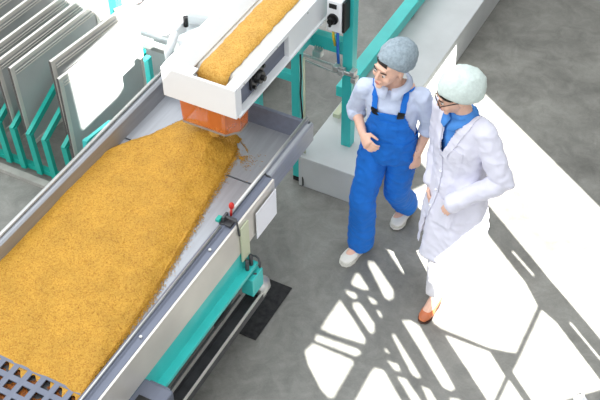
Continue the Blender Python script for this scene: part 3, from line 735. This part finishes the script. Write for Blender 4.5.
# ---- person in blue dungarees
P1 = root('person', (-1.93, 4.66, 0), 'worker in royal blue dungarees, pale blue shirt and grey hair net, walking', 'person')
lt = V((.985, .17, 0)); fd = V((.17, -.985, 0))
def q1(c, r=0, f=0, dz=0): return V(c)+lt*r+fd*f+V((0,0,dz))
H1 = Matrix.Translation((-1.878, 4.560, 1.495)) @ dirm((-.36, -.93), 0, 6)
sR, sL = V((-2.035,4.575,1.295)), V((-1.705,4.635,1.30)); eR, eL = V((-2.105,4.60,1.085)), V((-1.665,4.70,1.07)); wR, wL = V((-1.985,4.455,1.045)), V((-1.70,4.615,.865))
hR, hL = V((-1.965,4.60,.87)), V((-1.79,4.63,.87)); kR, kL = V((-1.975,4.475,.48)), V((-1.835,4.66,.47)); aR, aL = V((-1.99,4.50,.10)), V((-1.86,4.93,.12))
b = NB(); head_parts(b, H1, 1.02)
limb(b, [(-1.88,4.585,1.47),(-1.87,4.605,1.38),(-1.87,4.615,1.34)], [(.048,.050),(.050,.052),(.07,.06)], ref=lt)
limb(b, [(-1.87,4.615,1.36),(-1.87,4.61,1.25),(-1.875,4.61,1.05),(-1.878,4.615,.86)], [(.12,.06),(.135,.085),(.115,.075),(.13,.085)], ref=lt)
for s_, e_, w_ in ((sR,eR,wR),(sL,eL,wL)): limb(b, [s_, e_, w_], [(.045,.045),(.036,.036),(.024,.024)], ref=fd)
for h_, k_, a_ in ((hR,kR,aR),(hL,kL,aL)): limb(b, [h_, k_, a_], [(.07,.07),(.05,.05),(.035,.038)], ref=lt)
hand(b, wR, (wR-eR).normalized()+V((.25,-.1,-.15)), V((.3,.8,-.3)), V((.1,-.2,1)), .62, .95)
hand(b, wL, V((-.02,-.12,-1)), V((-.8,.6,0)), V((-.35,-.9,0)), .45, .98)
for a_, d_ in ((aR, V((-.25,-.97,0))), (aL, V((-.15,-.98,-.1)))): limb(b, [a_-V((0,0,.01)), a_+d_*.13-V((0,0,.065))], [(.033,.038),(.03,.018)], ref=lt)
baked('body', b, 'skin', .0048, P1, 3)
face_bits(H1, P1, 1.02)
cap_net('hair_net', H1, (0,.044,.058), (.098,.120,.108), 'net_grey', P1, 3, 1.04)
b = NB(); 
for k in range(26):
    a = -1.0+k*.055; x = .078*math.sin(a); y = -.083*math.cos(a)
    loft(b, [((x*.9,y+.006,.080),.008,.005),((x*.98,y+.001,.070-.006*abs(math.sin(a*2))),.006,.004),((x*1.0+.004,y+.004,.060-.014*abs(math.sin(a))),.004,.003)], seg=6, mtx=H1)
obj('hair', b, 'hair', P1, smooth=True)
# shirt
b = NB()
limb(b, [(-1.87,4.612,1.355),(-1.87,4.612,1.31),(-1.87,4.605,1.23),(-1.872,4.61,1.06),(-1.875,4.615,.90)], [(.075,.062),(.155,.085),(.165,.112),(.145,.102),(.15,.11)], ref=lt, seg=26)
limb(b, [sR.lerp(sL,.22)+V((0,0,.012)), sR, sR.lerp(eR,.55), eR, eR.lerp(wR,.12)], [(.040,.040),(.060,.058),(.058,.056),(.056,.054),(.055,.052)], ref=fd)
limb(b, [sL.lerp(sR,.22)+V((0,0,.012)), sL, sL.lerp(eL,.55), eL, eL.lerp(wL,.16)], [(.040,.040),(.060,.058),(.058,.056),(.056,.054),(.054,.052)], ref=fd)
def cut_neck1(bm):
    folds(bm, .0055, 18, seed=4)
    dl = [v for v in bm.verts if v.co.z > 1.35 and (v.co-V((-1.87,4.61,v.co.z))).length < .085]
    bmesh.ops.delete(bm, geom=dl, context='VERTS')
shirt = baked('shirt', b, 'shirt', .0062, P1, 5, cut_neck1)
# collar: two folded wings
b = NB()
for k in (-1, 1):
    ring = []
    for i in range(9):
        a = math.radians(8+i*20)*k   # from front centre round to the nape
        r = .074+.006*i/8; cpt = V((-1.873,4.600,0))+fd*(math.cos(a)*r*1.08)+lt*(math.sin(a)*r)
        z = 1.385+.022*(i/8); out = (fd*math.cos(a)+lt*math.sin(a))
        ring.append((cpt+V((0,0,z)), cpt+out*(.050 if i < 2 else .036)+V((0,0,z-(.050 if i < 2 else .028)))))
    A = [b.verts.new(p) for p, q in ring]; B_ = [b.verts.new(q) for p, q in ring]
    for i in range(8): b.faces.new((A[i], A[i+1], B_[i+1], B_[i]))
o = obj('collar', b, 'shirt', shirt, smooth=True); o.matrix_parent_inverse = Matrix(); s_ = o.modifiers.new('s','SOLIDIFY'); s_.thickness = .004
for e_, w_, f0 in ((eR,wR,.12),(eL,wL,.16)):
    b = NB(); limb(b, [e_.lerp(w_,f0-.02), e_.lerp(w_,f0+.16)], [(.058,.056),(.056,.053)], ref=fd); o = baked('rolled_cuff', b, 'shirt', .006, shirt, 2); o.matrix_parent_inverse = Matrix()
# dungarees
b = NB()
limb(b, [(-1.87,4.605,1.285),(-1.872,4.608,1.12),(-1.875,4.612,.98),(-1.878,4.615,.88),(-1.878,4.615,.82)], [(.166,.120),(.156,.122),(.160,.124),(.168,.126),(.158,.118)], ref=lt, seg=28)
limb(b, [hR+V((.005,0,0)), hR.lerp(kR,.5), kR, kR.lerp(aR,.55), aR+V((0,0,-.035))], [(.090,.102),(.085,.092),(.076,.078),(.076,.080),(.080,.088)], ref=lt)
limb(b, [hL-V((.005,0,0)), hL.lerp(kL,.5), kL, kL.lerp(aL,.55), aL+V((0,0,-.02))], [(.090,.102),(.085,.092),(.076,.078),(.074,.076),(.074,.076)], ref=lt)
def cut_dung(bm):
    folds(bm, .010, 15, seed=11)
    dl = []
    for v in bm.verts:
        d = v.co-V((-1.872,4.61,0)); l = d.dot(lt); f = d.dot(fd)
        top = 1.225 if (f > 0 and abs(l) < .095) else (1.225-min(1,(abs(l)-.095)/.06)*.19 if f > 0 else 1.0+.12*max(0, 1-abs(l)/.10))
        if v.co.z > top: dl.append(v)
    bmesh.ops.delete(bm, geom=dl, context='VERTS')
dung = baked('dungarees', b, 'blue', .0062, P1, 5, cut_dung, solid=.004)
ts = bvh_of(shirt)
c1 = V((-1.872,4.61,0))
for k, nm in ((-1,'R'),(1,'L')):
    b = NB()
    pth = [c1+lt*k*.078+fd*.13+V((0,0,1.195)), c1+lt*k*.090+fd*.125+V((0,0,1.25)), c1+lt*k*.098+fd*.09+V((0,0,1.34)), c1+lt*k*.102+V((0,0,1.40)), c1+lt*k*.07-fd*.10+V((0,0,1.33)), c1+lt*k*.03-fd*.13+V((0,0,1.20)), c1-lt*k*.02-fd*.13+V((0,0,1.08))]
    ribbon(b, ts, pth, .034, .005, .005, 40); o = obj('strap', b, 'blue', dung, smooth=False); o.matrix_parent_inverse = Matrix()
    b = NB(); ribbon(b, ts, [c1+lt*k*.080+fd*.13+V((0,0,1.202)), c1+lt*k*.084+fd*.13+V((0,0,1.245))], .040, .010, .008, 4); o = obj('buckle', b, 'black', dung); o.matrix_parent_inverse = Matrix()
td = bvh_of(dung)
b = NB()
z = 1.08
ribbon(b, td, [c1+lt*.0+fd*.14+V((0,0,1.17)), c1+lt*.0+fd*.14+V((0,0,1.05))], .13, .0045, .003, 8); o = obj('bib_pocket', b, 'blue', dung); o.matrix_parent_inverse = Matrix()
b = NB(); ribbon(b, td, [c1+lt*(math.sin(a)*.17)+fd*(math.cos(a)*.13)+V((0,0,.985)) for a in [math.radians(-95+i*19) for i in range(11)]], .030, .0045, .003, 50); o = obj('waistband', b, 'blue', dung); o.matrix_parent_inverse = Matrix()
for k, h_ in ((-1,hR),(1,hL)):
    b = NB(); ribbon(b, td, [h_+lt*k*.08+fd*.09+V((0,0,.03)), h_+lt*k*.105+fd*.03+V((0,0,-.09))], .014, .0045, .003, 8); o = obj('pocket_edge', b, 'blue', dung); o.matrix_parent_inverse = Matrix()
shoe('shoe', (-1.985,4.535,0), (-.22,-.97,0), .215, 'shoe', P1, w=.054)
shoe('shoe', (-1.858,4.975,.015), (-.05,-1,0), .21, 'shoe', P1, w=.054)

# ---- person in white coat
P2 = root('person', (-1.36, 4.42, 0), 'worker in long white coat, pale hair net and glasses, hand in pocket', 'person')
l2 = V((.90,-.43,0)); f2 = V((-.43,-.90,0))
H2 = Matrix.Translation((-1.450, 4.470, 1.520)) @ dirm((-.80, -.60), 18, 0)
sR, sL = V((-1.555,4.585,1.335)), V((-1.265,4.46,1.335)); eR, eL = V((-1.55,4.58,1.06)), V((-1.115,4.43,1.06)); wR, wL = V((-1.53,4.44,.86)), V((-1.315,4.30,.935))
hR, hL = V((-1.475,4.53,.85)), V((-1.305,4.46,.85)); kR, kL = V((-1.43,4.43,.46)), V((-1.31,4.50,.46)); aR, aL = V((-1.372,4.285,.10)), V((-1.37,4.74,.14))
b = NB(); head_parts(b, H2, .98)
limb(b, [(-1.445,4.485,1.50),(-1.415,4.505,1.41),(-1.41,4.51,1.34)], [(.048,.050),(.050,.052),(.07,.06)], ref=l2)
limb(b, [(-1.41,4.51,1.36),(-1.40,4.50,1.22),(-1.39,4.50,1.0),(-1.39,4.50,.84)], [(.12,.06),(.125,.085),(.11,.08),(.13,.09)], ref=l2)
for s_, e_, w_ in ((sR,eR,wR),(sL,eL,wL)): limb(b, [s_, e_, w_], [(.043,.043),(.036,.036),(.024,.024)], ref=f2)
for h_, k_, a_ in ((hR,kR,aR),(hL,kL,aL)): limb(b, [h_, k_, a_], [(.07,.07),(.05,.05),(.034,.036)], ref=l2)
hand(b, wL, (wL-eL).normalized()+V((0,0,-.45)), V((.3,.6,-.1)), V((-.2,-.3,1)), .25, .85)
hand(b, wR, V((.2,-.45,-1)), V((.8,-.2,0)), V((-.3,-.9,.3)), .3, .95)
limb(b, [aR-V((0,0,.01)), aR+V((-.02,-.12,-.065))], [(.033,.036),(.03,.017)], ref=l2); limb(b, [aL-V((0,0,.01)), aL+V((-.03,-.10,-.085))], [(.033,.036),(.03,.017)], ref=l2)
baked('body', b, 'skin', .0048, P2, 3)
face_bits(H2, P2, .98)
cap_net('hair_net', H2, (0,.042,.046), (.114,.134,.126), 'net_pale', P2, 8)
b = NB()
for k in range(26):
    a = -1.2+k*.092; x = .080*math.sin(a); y = -.086*math.cos(a)
    loft(b, [((x*.92,y+.004,.074),.009,.006),((x*1.0,y-.002,.060),.007,.005),((x*1.03,y+.004,.048-.018*abs(math.sin(a))),.004,.003)], seg=6, mtx=H2)
obj('hair', b, 'hair', P2, smooth=True)
b = NB()
for k in (-1, 1):
    tube(b, [H2 @ V((k*.032+.024*math.cos(a), -.106, .010+.018*math.sin(a))) for a in [i*math.pi/8 for i in range(17)]], .0028, 6, cap=False)
    tube(b, [H2 @ V((k*.056,-.104,.014)), H2 @ V((k*.078,-.02,.016)), H2 @ V((k*.080,.02,.006))], .0028, 6)
tube(b, [H2 @ V((-.008,-.106,.014)), H2 @ V((.008,-.106,.014))], .0028, 6)
obj('glasses', b, 'black', P2, smooth=True)
# blue shirt underneath
b = NB(); limb(b, [(-1.412,4.505,1.405),(-1.41,4.505,1.36),(-1.405,4.50,1.22),(-1.40,4.50,.98)], [(.062,.056),(.115,.074),(.132,.098),(.12,.09)], ref=l2, seg=24)
sh2 = baked('shirt', b, 'blue_shirt', .006, P2, 4, lambda bm: folds(bm, .004, 24, seed=2))
b = NB()
for k in (-1, 1):
    ring = []
    for i in range(9):
        a = math.radians(6+i*21)*k; r = .060+.006*i/8; cpt = V((-1.422,4.495,0))+f2*(math.cos(a)*r*1.1)+l2*(math.sin(a)*r)
        z = 1.385+.035*(i/8); out = (f2*math.cos(a)+l2*math.sin(a)); ring.append((cpt+V((0,0,z)), cpt+out*(.045 if i < 2 else .034)+V((0,0,z-(.045 if i < 2 else .028)))))
    A = [b.verts.new(p) for p, q in ring]; B_ = [b.verts.new(q) for p, q in ring]
    for i in range(8): b.faces.new((A[i], A[i+1], B_[i+1], B_[i]))
o = obj('collar', b, 'blue_shirt', sh2, smooth=True); o.matrix_parent_inverse = Matrix(); s_ = o.modifiers.new('s','SOLIDIFY'); s_.thickness = .004
# trousers
b = NB()
limb(b, [(-1.39,4.50,.95),(-1.39,4.495,.82)], [(.13,.095),(.15,.11)], ref=l2)
limb(b, [hR, kR, aR+V((0,0,.02))], [(.088,.095),(.070,.072),(.062,.068)], ref=l2); limb(b, [hL, kL, aL+V((0,0,.02))], [(.088,.095),(.070,.072),(.062,.068)], ref=l2)
baked('trousers', b, 'trouser', .0065, P2, 5, lambda bm: folds(bm, .006, 18, seed=5))
# coat
b = NB()
cc = V((-1.395,4.495,0))
limb(b, [(-1.41,4.508,1.385),(-1.41,4.506,1.335),(-1.405,4.50,1.21),(-1.398,4.50,1.02),(-1.385,4.48,.85),(-1.365,4.445,.65),(-1.345,4.41,.44)], [(.08,.065),(.148,.090),(.168,.122),(.160,.125),(.182,.150),(.195,.180),(.208,.205)], ref=l2, seg=30)
limb(b, [sL.lerp(sR,.22)+V((0,0,.015)), sL, sL.lerp(eL,.5), eL, eL.lerp(wL,.5), wL+(wL-eL)*.22], [(.055,.055),(.066,.064),(.066,.064),(.064,.062),(.056,.054),(.048,.046)], ref=f2)
limb(b, [sR.lerp(sL,.22)+V((0,0,.015)), sR, sR.lerp(eR,.5), eR, eR.lerp(wR,.5), wR], [(.055,.055),(.062,.060),(.062,.060),(.060,.058),(.052,.050),(.045,.043)], ref=f2)
def cut_coat(bm):
    folds(bm, .009, 14, seed=21, vert=.009, c=(cc.x, cc.y, .98))
    dl = []
    for v in bm.verts:
        d = v.co-V((-1.412,4.503,0)); l = d.dot(l2); f = d.dot(f2)
        if v.co.z > 1.12 and f > .01 and abs(l) < (v.co.z-1.15)*.22: dl.append(v)
        elif v.co.z > 1.36 and d.xy.length < .085: dl.append(v)
        elif v.co.z < .455: dl.append(v)
        elif v.co.z < .72 and f > 0 and abs(l+.015-(.72-v.co.z)*.0) < (.72-v.co.z)*.10: dl.append(v)
    bmesh.ops.delete(bm, geom=dl, context='VERTS')
coat = baked('coat', b, 'coat', .0066, P2, 5, cut_coat, solid=.003)
tcx = bvh_of(coat)
o_ = V((-1.412,4.503,0))
b = NB()
ribbon(b, tcx, [o_+f2*.15+l2*-.012+V((0,0,1.14)), cc+f2*.16+l2*-.012+V((0,0,.95)), cc+f2*.2+l2*-.015+V((0,0,.72))], .034, .006, .004, 24); o = obj('front_placket', b, 'coat', coat); o.matrix_parent_inverse = Matrix()
for k in (-1, 1):
    b = NB(); ribbon(b, tcx, [o_+f2*.14+l2*k*.012+V((0,0,1.15)), o_+f2*.12+l2*k*.055+V((0,0,1.25)), o_+f2*.07+l2*k*.085+V((0,0,1.36)), o_-f2*.02+l2*k*.088+V((0,0,1.395)), o_-f2*.09+l2*k*.02+V((0,0,1.40))], .042, .006, .005, 30); o = obj('lapel', b, 'coat', coat); o.matrix_parent_inverse = Matrix()
b = NB(); ribbon(b, tcx, [o_+f2*.13+l2*.055+V((0,0,1.18)), o_+f2*.13+l2*.145+V((0,0,1.17))], .10, .005, .003, 8); o = obj('breast_pocket', b, 'coat', coat); o.matrix_parent_inverse = Matrix()
b = NB(); ribbon(b, tcx, [cc+f2*.17+l2*.03+V((0,0,.80)), cc+f2*.15+l2*.15+V((0,0,.80))], .16, .010, .004, 8); o = obj('side_pocket', b, 'coat', coat); o.matrix_parent_inverse = Matrix()
for k in range(3):
    z = 1.04-k*.12; b = NB(); l_, n_, _, _ = tcx.find_nearest(cc+f2*.2+l2*-.012+V((0,0,z))); ell(b, l_+n_*.012, (.008,.008,.008), None, 10, 8); o = obj('button', b, 'card', coat, smooth=True); o.matrix_parent_inverse = Matrix()
shoe('shoe', (-1.368,4.32,0), (-.12,-.99,0), .20, 'tan', P2, sole='sole')
shoe('shoe', (-1.365,4.80,.04), (-.2,-.97,0), .20, 'tan', P2, sole='sole')
